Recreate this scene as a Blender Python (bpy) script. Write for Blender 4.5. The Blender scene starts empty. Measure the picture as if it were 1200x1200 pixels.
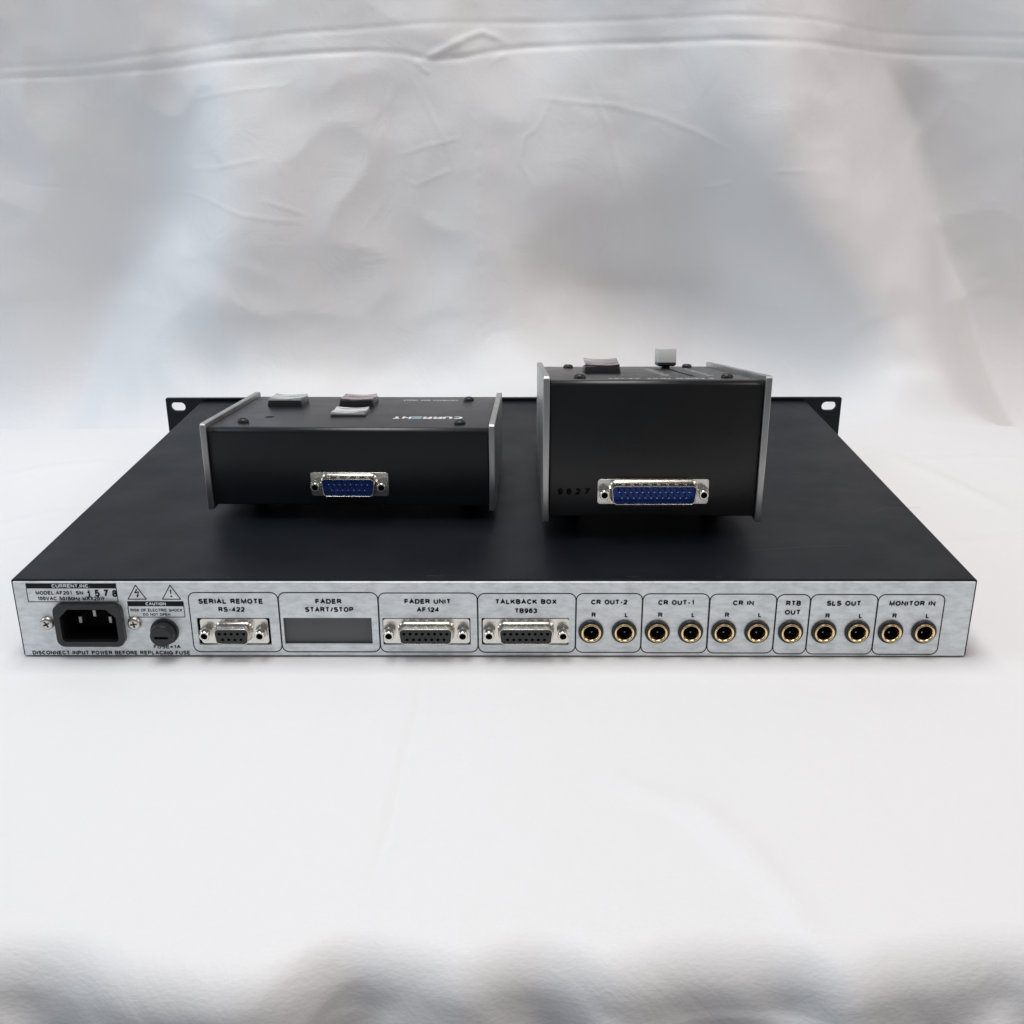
import bpy, bmesh, math
import numpy as np
from mathutils import Matrix, Vector

S = 0.001            # everything below is measured in millimetres
scene = bpy.context.scene
C = scene.collection
rng = np.random.default_rng(7)

# ------------------------------------------------------------------ camera
cam_data = bpy.data.cameras.new('camera')
cam = bpy.data.objects.new('camera', cam_data)
C.objects.link(cam)
cam_data.sensor_width = 36.0
cam_data.lens = 36.0 * 1268.88 / 1200.0
cam_data.clip_start = 0.01
cam_data.clip_end = 50.0
R3 = Matrix(((0.999971, 0.000324, 0.00765), (0.007043, 0.353262, -0.935498), (-0.003005, 0.935524, 0.35325)))
cam.matrix_world = Matrix.Translation(Vector((12.423, -440.68, 237.573)) * S) @ R3.to_4x4()
scene.camera = cam

# ------------------------------------------------------------------ world and lamps
world = bpy.data.worlds.new('World')
scene.world = world
world.use_nodes = True
world.node_tree.nodes['Background'].inputs[0].default_value = (0.80, 0.85, 0.92, 1)
world.node_tree.nodes['Background'].inputs[1].default_value = 0.16

def area(name, loc, target, size, size_y, power, col):
    d = bpy.data.lights.new(name, 'AREA')
    d.shape = 'RECTANGLE'; d.size = size; d.size_y = size_y
    d.energy = power; d.color = col
    o = bpy.data.objects.new(name, d); C.objects.link(o)
    o.location = loc
    o.rotation_euler = (Vector(target) - Vector(loc)).to_track_quat('-Z', 'Y').to_euler()
    return o
area('ceiling_lamp', (-0.12, 0.16, 1.55), (0, 0.14, 0), 1.1, 0.55, 16.6, (1.0, 0.985, 0.965))
area('front_fill_light', (0.05, -0.62, 1.6), (0, 0.0, 0), 0.9, 0.3, 3.4, (1.0, 0.90, 0.84))  # added fill to brighten the front faces, case bevels and hanging cloth
area('cool_window_light', (-1.5, -0.10, 0.85), (0, 0.35, 0.1), 0.8, 0.8, 6.4, (0.62, 0.81, 1.0))
area('warm_room_light', (1.3, -0.45, 0.95), (0, 0.25, 0.1), 0.7, 0.7, 4.8, (1.0, 0.80, 0.71))

vs = scene.view_settings
vs.view_transform = 'Standard'; vs.look = 'None'; vs.exposure = 0.07; vs.gamma = 1.0
vs.use_curve_mapping = False

# ------------------------------------------------------------------ materials
def mat(name, base, rough=0.5, metal=0.0, spec=0.5, coat=0.0, bump=None, mottle=None, rough_var=None, sheen=0.0):
    m = bpy.data.materials.new(name); m.use_nodes = True
    nt = m.node_tree; b = nt.nodes['Principled BSDF']
    b.inputs['Base Color'].default_value = (*base, 1)
    b.inputs['Roughness'].default_value = rough
    b.inputs['Metallic'].default_value = metal
    b.inputs['Specular IOR Level'].default_value = spec
    b.inputs['Coat Weight'].default_value = coat
    b.inputs['Sheen Weight'].default_value = sheen
    tc = nt.nodes.new('ShaderNodeTexCoord')
    def noise(scale, detail=3, stretch=(1, 1, 1), rough_=0.55):
        mp = nt.nodes.new('ShaderNodeMapping'); mp.inputs['Scale'].default_value = stretch
        nt.links.new(tc.outputs['Object'], mp.inputs['Vector'])
        n = nt.nodes.new('ShaderNodeTexNoise'); n.inputs['Scale'].default_value = scale
        n.inputs['Detail'].default_value = detail; n.inputs['Roughness'].default_value = rough_
        nt.links.new(mp.outputs[0], n.inputs['Vector'])
        return n
    if bump:
        sc, strength, dist, stretch = bump
        n = noise(sc, 2, stretch)
        bp = nt.nodes.new('ShaderNodeBump'); bp.inputs['Strength'].default_value = strength
        bp.inputs['Distance'].default_value = dist
        nt.links.new(n.outputs['Fac'], bp.inputs['Height'])
        nt.links.new(bp.outputs['Normal'], b.inputs['Normal'])
    if mottle:
        sc, col2, lo, hi, stretch = mottle
        n = noise(sc, 6, stretch, 0.65)
        cr = nt.nodes.new('ShaderNodeValToRGB')
        cr.color_ramp.elements[0].position = lo; cr.color_ramp.elements[0].color = (*base, 1)
        cr.color_ramp.elements[1].position = hi; cr.color_ramp.elements[1].color = (*col2, 1)
        nt.links.new(n.outputs['Fac'], cr.inputs['Fac'])
        nt.links.new(cr.outputs['Color'], b.inputs['Base Color'])
    if rough_var:
        sc, r0, r1, stretch = rough_var
        n = noise(sc, 5, stretch, 0.6)
        mr = nt.nodes.new('ShaderNodeMapRange')
        mr.inputs['From Min'].default_value = 0.3; mr.inputs['From Max'].default_value = 0.7
        mr.inputs['To Min'].default_value = r0; mr.inputs['To Max'].default_value = r1
        nt.links.new(n.outputs['Fac'], mr.inputs['Value'])
        nt.links.new(mr.outputs['Result'], b.inputs['Roughness'])
    return m

M = {}
M['cover'] = mat('black_powder_paint', (0.0042, 0.006, 0.0098), 0.40, 0, 0.22, bump=(1800, 0.12, 0.0003, (1, 1, 1)), rough_var=(30, 0.40, 0.50, (1, 1, 1)))
M['case'] = mat('charcoal_case_paint', (0.008, 0.009, 0.012), 0.34, 0, 0.5, bump=(2600, 0.18, 0.0002, (1, 1, 1)), rough_var=(60, 0.31, 0.37, (1, 1, 1)))
M['fader_case'] = mat('charcoal_satin_paint', (0.010, 0.0102, 0.011), 0.28, 0, 0.4, bump=(2600, 0.12, 0.0002, (1, 1, 1)), rough_var=(60, 0.26, 0.34, (1, 1, 1)))
M['alu'] = mat('brushed_aluminium', (0.56, 0.56, 0.55), 0.38, 1.0, bump=(900, 0.25, 0.0002, (1, 1, 0.08)), mottle=(90, (0.44, 0.44, 0.43), 0.4, 0.65, (1, 1, 0.2)))
M['zinc'] = mat('zinc_plated_steel', (0.80, 0.85, 0.875), 0.45, 0.42, bump=(700, 0.1, 0.0002, (1, 1, 1)), mottle=(300, (0.56, 0.60, 0.615), 0.42, 0.74, (0.45, 1, 1.2)), rough_var=(110, 0.38, 0.55, (1, 1, 1)))
M['nickel'] = mat('nickel_plating', (0.74, 0.715, 0.66), 0.24, 1.0, rough_var=(400, 0.18, 0.32, (1, 1, 1)))
M['screw'] = mat('dull_nickel_screw', (0.60, 0.57, 0.53), 0.32, 1.0, rough_var=(400, 0.25, 0.4, (1, 1, 1)))
M['blade'] = mat('dark_contact_metal', (0.34, 0.33, 0.31), 0.4, 1.0)  # contact blades in a darker metal tone
M['gold'] = mat('gold_plated_brass', (0.93, 0.72, 0.40), 0.22, 1.0)
M['plastic'] = mat('black_plastic', (0.012, 0.013, 0.015), 0.38, bump=(1200, 0.08, 0.0002, (1, 1, 1)))
M['insert'] = mat('dark_grey_insulator', (0.022, 0.023, 0.024), 0.5)
M['hole'] = mat('cavity_shade_and_black_plastic', (0.003, 0.003, 0.0035), 0.7, spec=0.2)  # near-black colour paints the shade inside openings; also black plastic linings
M['blue'] = mat('blue_insulator', (0.012, 0.095, 0.62), 0.35, spec=0.4, mottle=(700, (0.007, 0.055, 0.38), 0.4, 0.6, (1, 1, 0.4)))
M['ink'] = mat('black_silkscreen_ink', (0.006, 0.006, 0.009), 0.6, spec=0.25)
M['white_ink'] = mat('white_silkscreen_ink', (0.72, 0.73, 0.74), 0.5)
M['blue_ink'] = mat('pale_blue_silkscreen_ink', (0.50, 0.66, 0.78), 0.5)
M['grey_plate'] = mat('grey_blank_plate', (0.105, 0.112, 0.112), 0.55)
M['rubber'] = mat('black_rubber', (0.008, 0.008, 0.008), 0.8)
M['knob'] = mat('pale_grey_knob', (0.56, 0.58, 0.56), 0.4)
M['knob_dark'] = mat('dark_knob_skirt', (0.02, 0.022, 0.022), 0.4)
M['stamp'] = mat('stamped_black_ink', (0.003, 0.003, 0.004), 0.7, spec=0.1)
M['scratch'] = mat('worn_paint_scratch', (0.075, 0.078, 0.08), 0.5)
M['lens_clear'] = mat('clear_grey_button_cap', (0.13, 0.14, 0.14), 0.07, 0, 0.8, coat=0.6, mottle=(110, (0.66, 0.68, 0.69), 0.40, 0.54, (0.25, 2.4, 1)))  # caps: silvery streaks painted into the colour for a glassy, reflecting look
M['lens_white'] = mat('clear_white_button_cap', (0.72, 0.74, 0.74), 0.06, 0, 0.8, coat=0.6, mottle=(120, (0.07, 0.08, 0.09), 0.55, 0.64, (0.25, 2.6, 1)))
M['lens_red'] = mat('dark_red_button_cap', (0.10, 0.010, 0.028), 0.07, 0, 0.8, coat=0.6, mottle=(100, (0.52, 0.47, 0.48), 0.42, 0.56, (0.25, 2.4, 1)))
M['lens_rose'] = mat('red_lined_button_cap', (0.045, 0.012, 0.022), 0.07, 0, 0.8, coat=0.6, mottle=(120, (0.46, 0.43, 0.44), 0.46, 0.58, (0.2, 3.0, 1)))

def cloth_material():
    m = mat('white_satin_cloth', (0.80, 0.805, 0.815), 0.52, 0, 0.35, sheen=0.08)
    nt = m.node_tree; b = nt.nodes['Principled BSDF']
    tc = nt.nodes['Texture Coordinate']
    # weave, faint crumple
    w = nt.nodes.new('ShaderNodeTexNoise'); w.inputs['Scale'].default_value = 900; w.inputs['Detail'].default_value = 2
    mp = nt.nodes.new('ShaderNodeMapping'); mp.inputs['Scale'].default_value = (0.5, 1, 1)
    nt.links.new(tc.outputs['Object'], mp.inputs['Vector']); nt.links.new(mp.outputs[0], w.inputs['Vector'])
    c = nt.nodes.new('ShaderNodeTexNoise'); c.inputs['Scale'].default_value = 22; c.inputs['Detail'].default_value = 5
    c.inputs['Distortion'].default_value = 1.2
    nt.links.new(tc.outputs['Object'], c.inputs['Vector'])
    b1 = nt.nodes.new('ShaderNodeBump'); b1.inputs['Strength'].default_value = 0.16; b1.inputs['Distance'].default_value = 0.0006
    b2 = nt.nodes.new('ShaderNodeBump'); b2.inputs['Strength'].default_value = 0.16; b2.inputs['Distance'].default_value = 0.006
    nt.links.new(w.outputs['Fac'], b1.inputs['Height'])
    nt.links.new(c.outputs['Fac'], b2.inputs['Height'])
    nt.links.new(b2.outputs['Normal'], b1.inputs['Normal'])
    nt.links.new(b1.outputs['Normal'], b.inputs['Normal'])
    return m
M['cloth'] = cloth_material()

# ------------------------------------------------------------------ mesh helpers
def obj(name, bm, material, parent=None, bevel=0, smooth=35, seg=2):
    """links a bmesh (in mm) as ONE mesh object"""
    bmesh.ops.scale(bm, vec=(S, S, S), verts=bm.verts)
    bmesh.ops.recalc_face_normals(bm, faces=bm.faces)
    me = bpy.data.meshes.new(name); bm.to_mesh(me); bm.free()
    me.materials.append(M[material])
    if smooth:
        me.polygons.foreach_set('use_smooth', [True] * len(me.polygons))
        me.set_sharp_from_angle(angle=math.radians(smooth))
    o = bpy.data.objects.new(name, me); C.objects.link(o)
    if parent: o.parent = parent
    if bevel:
        md = o.modifiers.new('edge', 'BEVEL'); md.width = bevel * S; md.segments = seg
        md.limit_method = 'ANGLE'; md.angle_limit = math.radians(40)
    return o
def thing(name, label, cat, loc=(0, 0, 0), rz=0):
    o = bpy.data.objects.new(name, None); C.objects.link(o)
    o.empty_display_size = 0.02
    o.location = Vector(loc) * S; o.rotation_euler = (0, 0, rz)
    o['label'] = label; o['category'] = cat
    return o
def copy_part(o, parent, dloc):
    c = o.copy(); C.objects.link(c); c.parent = parent
    c.location = o.location + Vector(dloc) * S
    for ch in list(o.children):
        d = ch.copy(); C.objects.link(d); d.parent = c
    return c
def box(bm, x0, x1, y0, y1, z0, z1):
    v = [bm.verts.new((x, y, z)) for x in (x0, x1) for y in (y0, y1) for z in (z0, z1)]
    for f in ((0, 1, 3, 2), (4, 6, 7, 5), (0, 4, 5, 1), (2, 3, 7, 6), (0, 2, 6, 4), (1, 5, 7, 3)):
        bm.faces.new([v[i] for i in f])
    return v
def loft(bm, loops, cap0=False, cap1=False, closed=True):
    rows = [[bm.verts.new(p) for p in lp] for lp in loops]
    n = len(rows[0])
    for a, b in zip(rows, rows[1:]):
        for i in range(n if closed else n - 1):
            j = (i + 1) % n
            bm.faces.new((a[i], a[j], b[j], b[i]))
    if cap0: bm.faces.new(rows[0])
    if cap1: bm.faces.new(rows[-1][::-1])
    return rows
def lathe(bm, prof, cx=0, cy=0, cz=0, axis='y', seg=32, cap0=False, cap1=False, off=0.0):
    """prof: (radius, along) pairs"""
    loops = []
    for r, a in prof:
        lp = []
        for i in range(seg):
            t = 2 * math.pi * (i + off) / seg
            u, v = r * math.cos(t), r * math.sin(t)
            lp.append((cx + u, cy + a, cz + v) if axis == 'y' else (cx + u, cy + v, cz + a))
        loops.append(lp)
    loft(bm, loops, cap0, cap1)
def round_poly(pts, r, seg=5):
    out = []; n = len(pts)
    for i in range(n):
        p0, p1, p2 = Vector(pts[i - 1]), Vector(pts[i]), Vector(pts[(i + 1) % n])
        rr = r[i] if isinstance(r, (list, tuple)) else r
        if rr <= 0: out.append((p1.x, p1.y)); continue
        a = (p0 - p1).normalized(); b = (p2 - p1).normalized()
        half = math.acos(max(-1, min(1, a.dot(b)))) / 2
        d = min(rr / math.tan(half), (p0 - p1).length * .49, (p2 - p1).length * .49)
        s, e = p1 + a * d, p1 + b * d
        for k in range(seg + 1):
            t = k / seg
            q = (1 - t) ** 2 * s + 2 * t * (1 - t) * p1 * 1.0 + t * t * e
            # pull towards the true arc
            c = p1 + (a + b).normalized() * (rr / math.sin(half))
            v = (q - c); q = c + v.normalized() * rr if d >= rr / math.tan(half) - 1e-6 else q
            out.append((q.x, q.y))
    return out
def rrect(x0, x1, z0, z1, r, seg=5):
    return round_poly([(x0, z0), (x1, z0), (x1, z1), (x0, z1)], r, seg)
def circle(cx, cz, r, seg=28):
    return [(cx + r * math.cos(2 * math.pi * i / seg), cz + r * math.sin(2 * math.pi * i / seg)) for i in range(seg)]
def plate(bm, outlines, y0, y1):
    """a flat plate in the xz plane from y0 to y1: first outline is the rim, others are holes"""
    cu = bpy.data.curves.new('outline', 'CURVE'); cu.dimensions = '2D'; cu.fill_mode = 'BOTH'
    for pts in outlines:
        sp = cu.splines.new('POLY'); sp.points.add(len(pts) - 1)
        for q, p in zip(sp.points, pts): q.co = (p[0], p[1], 0, 1)
        sp.use_cyclic_u = True
    cu.extrude = abs(y1 - y0) / 2
    o = bpy.data.objects.new('outline', cu); C.objects.link(o)
    dg = bpy.context.evaluated_depsgraph_get()
    me = bpy.data.meshes.new_from_object(o.evaluated_get(dg))
    bpy.data.objects.remove(o); bpy.data.curves.remove(cu)
    t = bmesh.new(); t.from_mesh(me); bpy.data.meshes.remove(me)
    ym = (y0 + y1) / 2
    vm = {v: bm.verts.new((v.co.x, ym - v.co.z, v.co.y)) for v in t.verts}
    new = []
    for f in t.faces:
        try: new.append(bm.faces.new([vm[v] for v in f.verts]))
        except ValueError: pass
    t.free()
    bmesh.ops.remove_doubles(bm, verts=list(vm.values()), dist=1e-4)
def arc_(cx, cy, rx, ry, a0, a1, n=10):
    return [(cx + rx * math.cos(math.radians(a0 + (a1 - a0) * i / n)), cy + ry * math.sin(math.radians(a0 + (a1 - a0) * i / n))) for i in range(n + 1)]
# plain grotesque capitals as pen strokes on a cap height of 1; (advance width, strokes)
OV = lambda w: arc_(w / 2, .5, w / 2, .5, 90, 450, 28)
GLYPH = {
 'A': (.74, [[(0, 0), (.37, 1), (.74, 0)], [(.14, .35), (.60, .35)]]),
 'B': (.64, [[(0, 0), (0, 1), (.36, 1)] + arc_(.36, .765, .24, .235, 90, -90, 8) + [(0, .53)], [(.36, .53)] + arc_(.38, .265, .26, .265, 90, -90, 8) + [(0, 0)]]),
 'C': (.72, [arc_(.37, .5, .37, .5, 38, 322, 24)]),
 'D': (.70, [[(0, 0), (0, 1), (.32, 1)] + arc_(.32, .5, .38, .5, 90, -90, 14) + [(0, 0)]]),
 'E': (.58, [[(.58, 1), (0, 1), (0, 0), (.60, 0)], [(0, .52), (.54, .52)]]),
 'F': (.55, [[(.56, 1), (0, 1), (0, 0)], [(0, .50), (.50, .50)]]),
 'G': (.76, [arc_(.37, .5, .37, .5, 42, 345, 24)[:-1] + [(.73, .46), (.40, .46)], [(.73, .47), (.73, 0)]]),
 'H': (.66, [[(0, 0), (0, 1)], [(.66, 0), (.66, 1)], [(0, .53), (.66, .53)]]),
 'I': (.0, [[(0, 0), (0, 1)]]),
 'K': (.66, [[(0, 0), (0, 1)], [(.62, 1), (0, .38)], [(.22, .60), (.66, 0)]]),
 'L': (.52, [[(0, 1), (0, 0), (.52, 0)]]),
 'M': (.78, [[(0, 0), (0, 1), (.39, .04), (.78, 1), (.78, 0)]]),
 'N': (.66, [[(0, 0), (0, 1), (.66, 0), (.66, 1)]]),
 'O': (.76, [OV(.76)]),
 'P': (.62, [[(0, 0), (0, 1), (.34, 1)] + arc_(.34, .73, .27, .27, 90, -90, 10) + [(0, .46)]]),
 'R': (.66, [[(0, 0), (0, 1), (.36, 1)] + arc_(.36, .75, .26, .25, 90, -90, 10) + [(0, .50)], [(.38, .50), (.66, 0)]]),
 'S': (.64, [arc_(.32, .745, .285, .255, 20, 215, 14) + [(.32, .515)] + arc_(.32, .27, .32, .27, 50, -160, 16)]),
 'T': (.62, [[(0, 1), (.62, 1)], [(.31, 1), (.31, 0)]]),
 'U': (.66, [[(0, 1)] + arc_(.33, .33, .33, .33, 180, 360, 14) + [(.66, 1)]]),
 'V': (.70, [[(0, 1), (.35, 0), (.70, 1)]]),
 'W': (1.0, [[(0, 1), (.26, 0), (.5, .98), (.74, 0), (1.0, 1)]]),
 'X': (.68, [[(0, 0), (.66, 1)], [(.02, 1), (.68, 0)]]),
 'Y': (.68, [[(0, 1), (.34, .42), (.68, 1)], [(.34, .42), (.34, 0)]]),
 'z': (.42, [[(0, .68), (.42, .68), (0, 0), (.44, 0)]]),
 '0': (.52, [OV(.52)]),
 '1': (.34, [[(.08, .76), (.22, .80), (.32, 1), (.32, 0)]]),
 '2': (.54, [arc_(.27, .72, .26, .28, 165, -30, 12) + [(.02, .06), (0, 0), (.55, 0)]]),
 '3': (.54, [arc_(.26, .74, .235, .26, 160, -90, 12), [(.24, .52)] + arc_(.26, .26, .27, .27, 80, -160, 14)]),
 '4': (.58, [[(.42, 0), (.42, 1), (0, .28), (.58, .28)]]),
 '5': (.54, [[(.50, 1), (.10, 1), (.04, .50)] + arc_(.26, .32, .28, .32, 130, -155, 14)]),
 '6': (.54, [arc_(.27, .32, .265, .32, 90, 450, 22), arc_(.30, .5, .295, .5, 45, 190, 12)]),
 '7': (.52, [[(0, 1), (.54, 1), (.30, .5), (.18, 0)]]),
 '8': (.54, [arc_(.27, .75, .23, .25, 90, 450, 20), arc_(.27, .26, .27, .265, 90, 450, 20)]),
 '9': (.54, [arc_(.27, .68, .265, .32, 90, 450, 22), arc_(.24, .5, .295, .5, 225, 370, 12)]),
 '-': (.30, [[(0, .38), (.30, .38)]]), '/': (.34, [[(0, 0), (.34, 1)]]), ':': (.0, [[(0, 0), (0, .13)], [(0, .55), (0, .68)]]),
 '=': (.50, [[(0, .32), (.5, .32)], [(0, .62), (.5, .62)]]), ',': (.03, [[(.03, .1), (0, -.16)]]), '.': (.0, [[(0, 0), (0, .13)]]), ' ': (.20, [])}
def ribbon(bm, pts, w, fn):
    """a mitred pen stroke as one strip of faces"""
    P = [Vector(p) for p in pts]
    P = [p for i, p in enumerate(P) if i == 0 or (p - P[i - 1]).length > 1e-4]
    closed = (P[0] - P[-1]).length < 1e-3 and len(P) > 4
    if closed: P = P[:-1]
    n = len(P); rows = []
    for i in range(n):
        a = P[i] - P[i - 1] if (i or closed) else P[1] - P[0]
        b = P[(i + 1) % n] - P[i] if (i < n - 1 or closed) else a
        a = a.normalized(); b = b.normalized()
        t = (a + b).normalized() if (a + b).length > 1e-6 else a
        m = Vector((-t.y, t.x)); k = min(2.2, 1 / max(.3, m.dot(Vector((-a.y, a.x)))))
        off = m * (w / 2 * k)
        p, q = P[i] + off, P[i] - off
        rows.append((bm.verts.new(fn(p.x, p.y)), bm.verts.new(fn(q.x, q.y))))
    for i in range(n if closed else n - 1):
        r0, r1 = rows[i], rows[(i + 1) % n]
        bm.faces.new((r0[0], r1[0], r1[1], r0[1]))
def text(bm, body, x0, x1, z0, z1, y=-0.08, bold=0.02, slant=0.0, fn=None):
    """lettering fitted to a rectangle, in pen strokes; fn maps (x, z) to a 3D point"""
    fn = fn or (lambda x, z: (x, y, z))
    pen = 0.20 + bold * 1.5                                       # stroke width over cap height
    gap = 0.125
    adv = sum(GLYPH[c][0] + pen + gap for c in body) - gap
    hgt = z1 - z0; u = hgt * 1.0
    kx = (x1 - x0) / adv
    x = 0.0
    for ch in body:
        w, strokes = GLYPH[ch]
        for st in strokes:
            # strokes stay inside the cap height
            q = [((x + pen / 2 + px) * kx + x0, z0 + hgt * (pen / 2 + py * (1 - pen)) + 0.0) for px, py in st]
            pw = pen * hgt * 0.5 + pen * kx * 0.5
            ribbon(bm, q, pw, fn)
        x += w + pen + gap
def ring(bm, outer, inner, fn):
    a = [bm.verts.new(fn(*p)) for p in outer]; b = [bm.verts.new(fn(*p)) for p in inner]
    n = len(a)
    for i in range(n):
        j = (i + 1) % n
        bm.faces.new((a[i], a[j], b[j], b[i]))
def frame_line(bm, x0, x1, z0, z1, r, w, y):
    fn = lambda x, z: (x, y, z)
    ring(bm, rrect(x0 - w / 2, x1 + w / 2, z0 - w / 2, z1 + w / 2, r + w / 2, 6), rrect(x0 + w / 2, x1 - w / 2, z0 + w / 2, z1 - w / 2, r - w / 2, 6), fn)
def quad(bm, pts, y=-0.08):
    bm.faces.new([bm.verts.new((x, y, z)) for x, z in pts])
def stroke(bm, pts, w, y=-0.1, fn=None):
    fn = fn or (lambda x, z: (x, y, z))
    for (xa, za), (xb, zb) in zip(pts, pts[1:]):
        d = Vector((xb - xa, zb - za)).normalized(); n = Vector((-d.y, d.x)) * w / 2; e = d * w * 0.3
        bm.faces.new([bm.verts.new(fn(*p)) for p in ((xa - n.x - e.x, za - n.y - e.y), (xb - n.x + e.x, zb - n.y + e.y), (xb + n.x + e.x, zb + n.y + e.y), (xa + n.x - e.x, za + n.y - e.y))])

# ------------------------------------------------------------------ the cloth: table top, front drop and backdrop in one sweep
def polydist(X, Z, pts):
    """distance to a polyline, signed by side, and position along it (0..1)"""
    best = np.full(X.shape, 1e9); sgn = np.zeros(X.shape); pos = np.zeros(X.shape)
    L = [0.0]
    for (a, b), (c, d) in zip(pts, pts[1:]): L.append(L[-1] + math.hypot(c - a, d - b))
    for i, ((ax, az), (bx, bz)) in enumerate(zip(pts, pts[1:])):
        dx, dz = bx - ax, bz - az; l2 = dx * dx + dz * dz + 1e-9
        t = np.clip(((X - ax) * dx + (Z - az) * dz) / l2, 0, 1)
        px, pz = X - ax - t * dx, Z - az - t * dz
        d = np.hypot(px, pz)
        k = d < best
        best = np.where(k, d, best); sgn = np.where(k, np.sign(dx * pz - dz * px), sgn)
        pos = np.where(k, (L[i] + t * math.sqrt(l2)) / L[-1], pos)
    return best, sgn, pos

# wanted light and shade on the backdrop, put into its shape as lean or overhang; columns every 50, rows from top down
ROWS = [(298.5, 0.6435), (238.0, 0.6599), (174.8, 0.6777), (107.9, 0.6965), (73.2, 0.7062), (37.6, 0.7160), (8.1, 0.7241)]
LUM = [
 [171, 174, 171, 181, 176, 212, 196, 194, 185, 183, 194, 204, 207, 201, 195, 195, 181, 191, 204, 206, 201, 184, 172, 170, 169],
 [166, 182, 166, 164, 171, 201, 195, 193, 189, 187, 188, 205, 204, 207, 194, 194, 181, 166, 199, 210, 210, 211, 184, 169, 164],
 [168, 162, 154, 164, 180, 208, 200, 196, 188, 190, 192, 211, 210, 207, 183, 175, 160, 154, 172, 204, 214, 219, 216, 161, 156],
 [167, 142, 166, 199, 215, 201, 200, 195, 190, 186, 189, 202, 208, 186, 154, 146, 141, 126, 122, 154, 191, 211, 221, 184, 154],
 [163, 159, 207, 217, 199, 172, 183, 182, 188, 191, 194, 205, 209, 232, 240, 229, 204, 191, 144, 136, 172, 199, 215, 215, 166],
 [149, 166, 206, 189, 170, 159, 171, 178, 178, 185, 189, 193, 216, 229, 231, 226, 221, 219, 210, 185, 161, 179, 199, 216, 199],
 [200, 206, 212, 208, 204, 200, 200, 202, 205, 207, 209, 212, 214, 216, 216, 216, 216, 215, 214, 210, 196, 186, 190, 200, 204]]
# wanted cool or warm light, put into the shape as sideways turn: -1 to the window on the left, +1 to the room on the right
TINT = [
 [-.3, -.1, .2, .3, .1, -.9, -.5, -.2, 0, 0, .1, .3, -.2, 0, 0, 0, .1, .4, .5, .5, .4, .2, -.1, 0, 0],
 [-.3, -.2, .3, .3, -.3, -.9, -.5, -.2, 0, .1, .2, .3, -.2, -.1, 0, 0, 0, -.1, .5, .6, .5, .3, -.1, 0, 0],
 [-.3, -.1, .3, .2, -.6, -.9, -.3, 0, 0, 0, .1, .4, -.1, -.2, 0, 0, 0, -.1, .2, .6, .6, .5, .2, -.2, 0],
 [-.2, -.1, .1, -.4, -.8, -.5, -.1, 0, 0, 0, .1, .4, -.1, -.2, -.1, 0, 0, -.1, 0, .3, .6, .5, .4, 0, 0],
 [-.2, -.2, -.5, -.8, -.5, -.2, 0, 0, 0, 0, .1, .3, 0, 0, 0, 0, 0, 0, -.1, .1, .5, .6, .4, .2, 0],
 [-.1, -.3, -.5, -.3, -.1, 0, 0, 0, 0, 0, .1, .2, 0, 0, 0, 0, 0, 0, 0, .1, .3, .5, .4, .3, 0],
 [0] * 25]
CREASES = {
 'lower_fold': [(-675, 238), (-533, 247), (-401, 256), (-389, 257), (-328, 260), (-269, 264), (-222, 269), (-150, 274), (-105, 276), (-77, 274), (-59, 270), (-33, 271), (-10, 276), (20, 279), (84, 281), (168, 282), (233, 280), (298, 276), (343, 273), (396, 270), (408, 269), (679, 259)],
 'upper_fold': [(-675, 248), (-533, 256), (-400, 264), (-387, 265), (-327, 268), (-260, 276), (-208, 283), (-169, 288), (-110, 292), (-58, 296), (-19, 297), (71, 297), (167, 299), (238, 296), (296, 290), (348, 287), (393, 284), (406, 283), (679, 275)],
 'vee': [(-67, 267), (-50, 276), (-29, 286), (-18, 290), (-8, 287), (4, 281)],
 'hook': [(-70, 270), (-65, 264), (-58, 259)],
 'hook2': [(4, 275), (-7, 270), (-11, 265)],
 'a': [(-280, 170), (-256, 169), (-233, 165), (-206, 155), (-156, 148)],
 'b': [(-195, 168), (-178, 162), (-158, 155)],
 'c': [(65, 257), (75, 234), (82, 222), (90, 193), (102, 158)],
 'd': [(20, 242), (48, 239), (85, 236), (122, 227), (149, 217), (181, 200)],
 'e': [(161, 173), (171, 175), (181, 179)],
 'f': [(206, 188), (231, 188)],
 'g': [(-402, 177), (-381, 175), (-360, 174)],
 'h': [(48, 259), (39, 242), (26, 219), (16, 212), (11, 194), (30, 165)],
 'i': [(-89, 263), (-93, 245), (-101, 213)],
 'j': [(-76, 263), (-63, 238), (-48, 210), (-37, 178)],
 'k': [(-182, 198), (-170, 182)],
 'l': [(-261, 188), (-230, 190), (-182, 199)],
 'm': [(-88, 198), (-68, 204), (-31, 213)],
 'n': [(-23, 250), (-21, 188), (-21, 121), (-17, 66), (-13, 23)],
 'o': [(-82, 182), (-72, 176), (-41, 188)],
 'p': [(-221, 102), (-206, 80), (-200, 69)],
 'q': [(-252, 240), (-217, 246), (-165, 252)],
 'r': [(301, 273), (328, 245), (350, 218), (361, 187), (371, 148), (388, 107), (411, 68), (439, 29)]}
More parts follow.
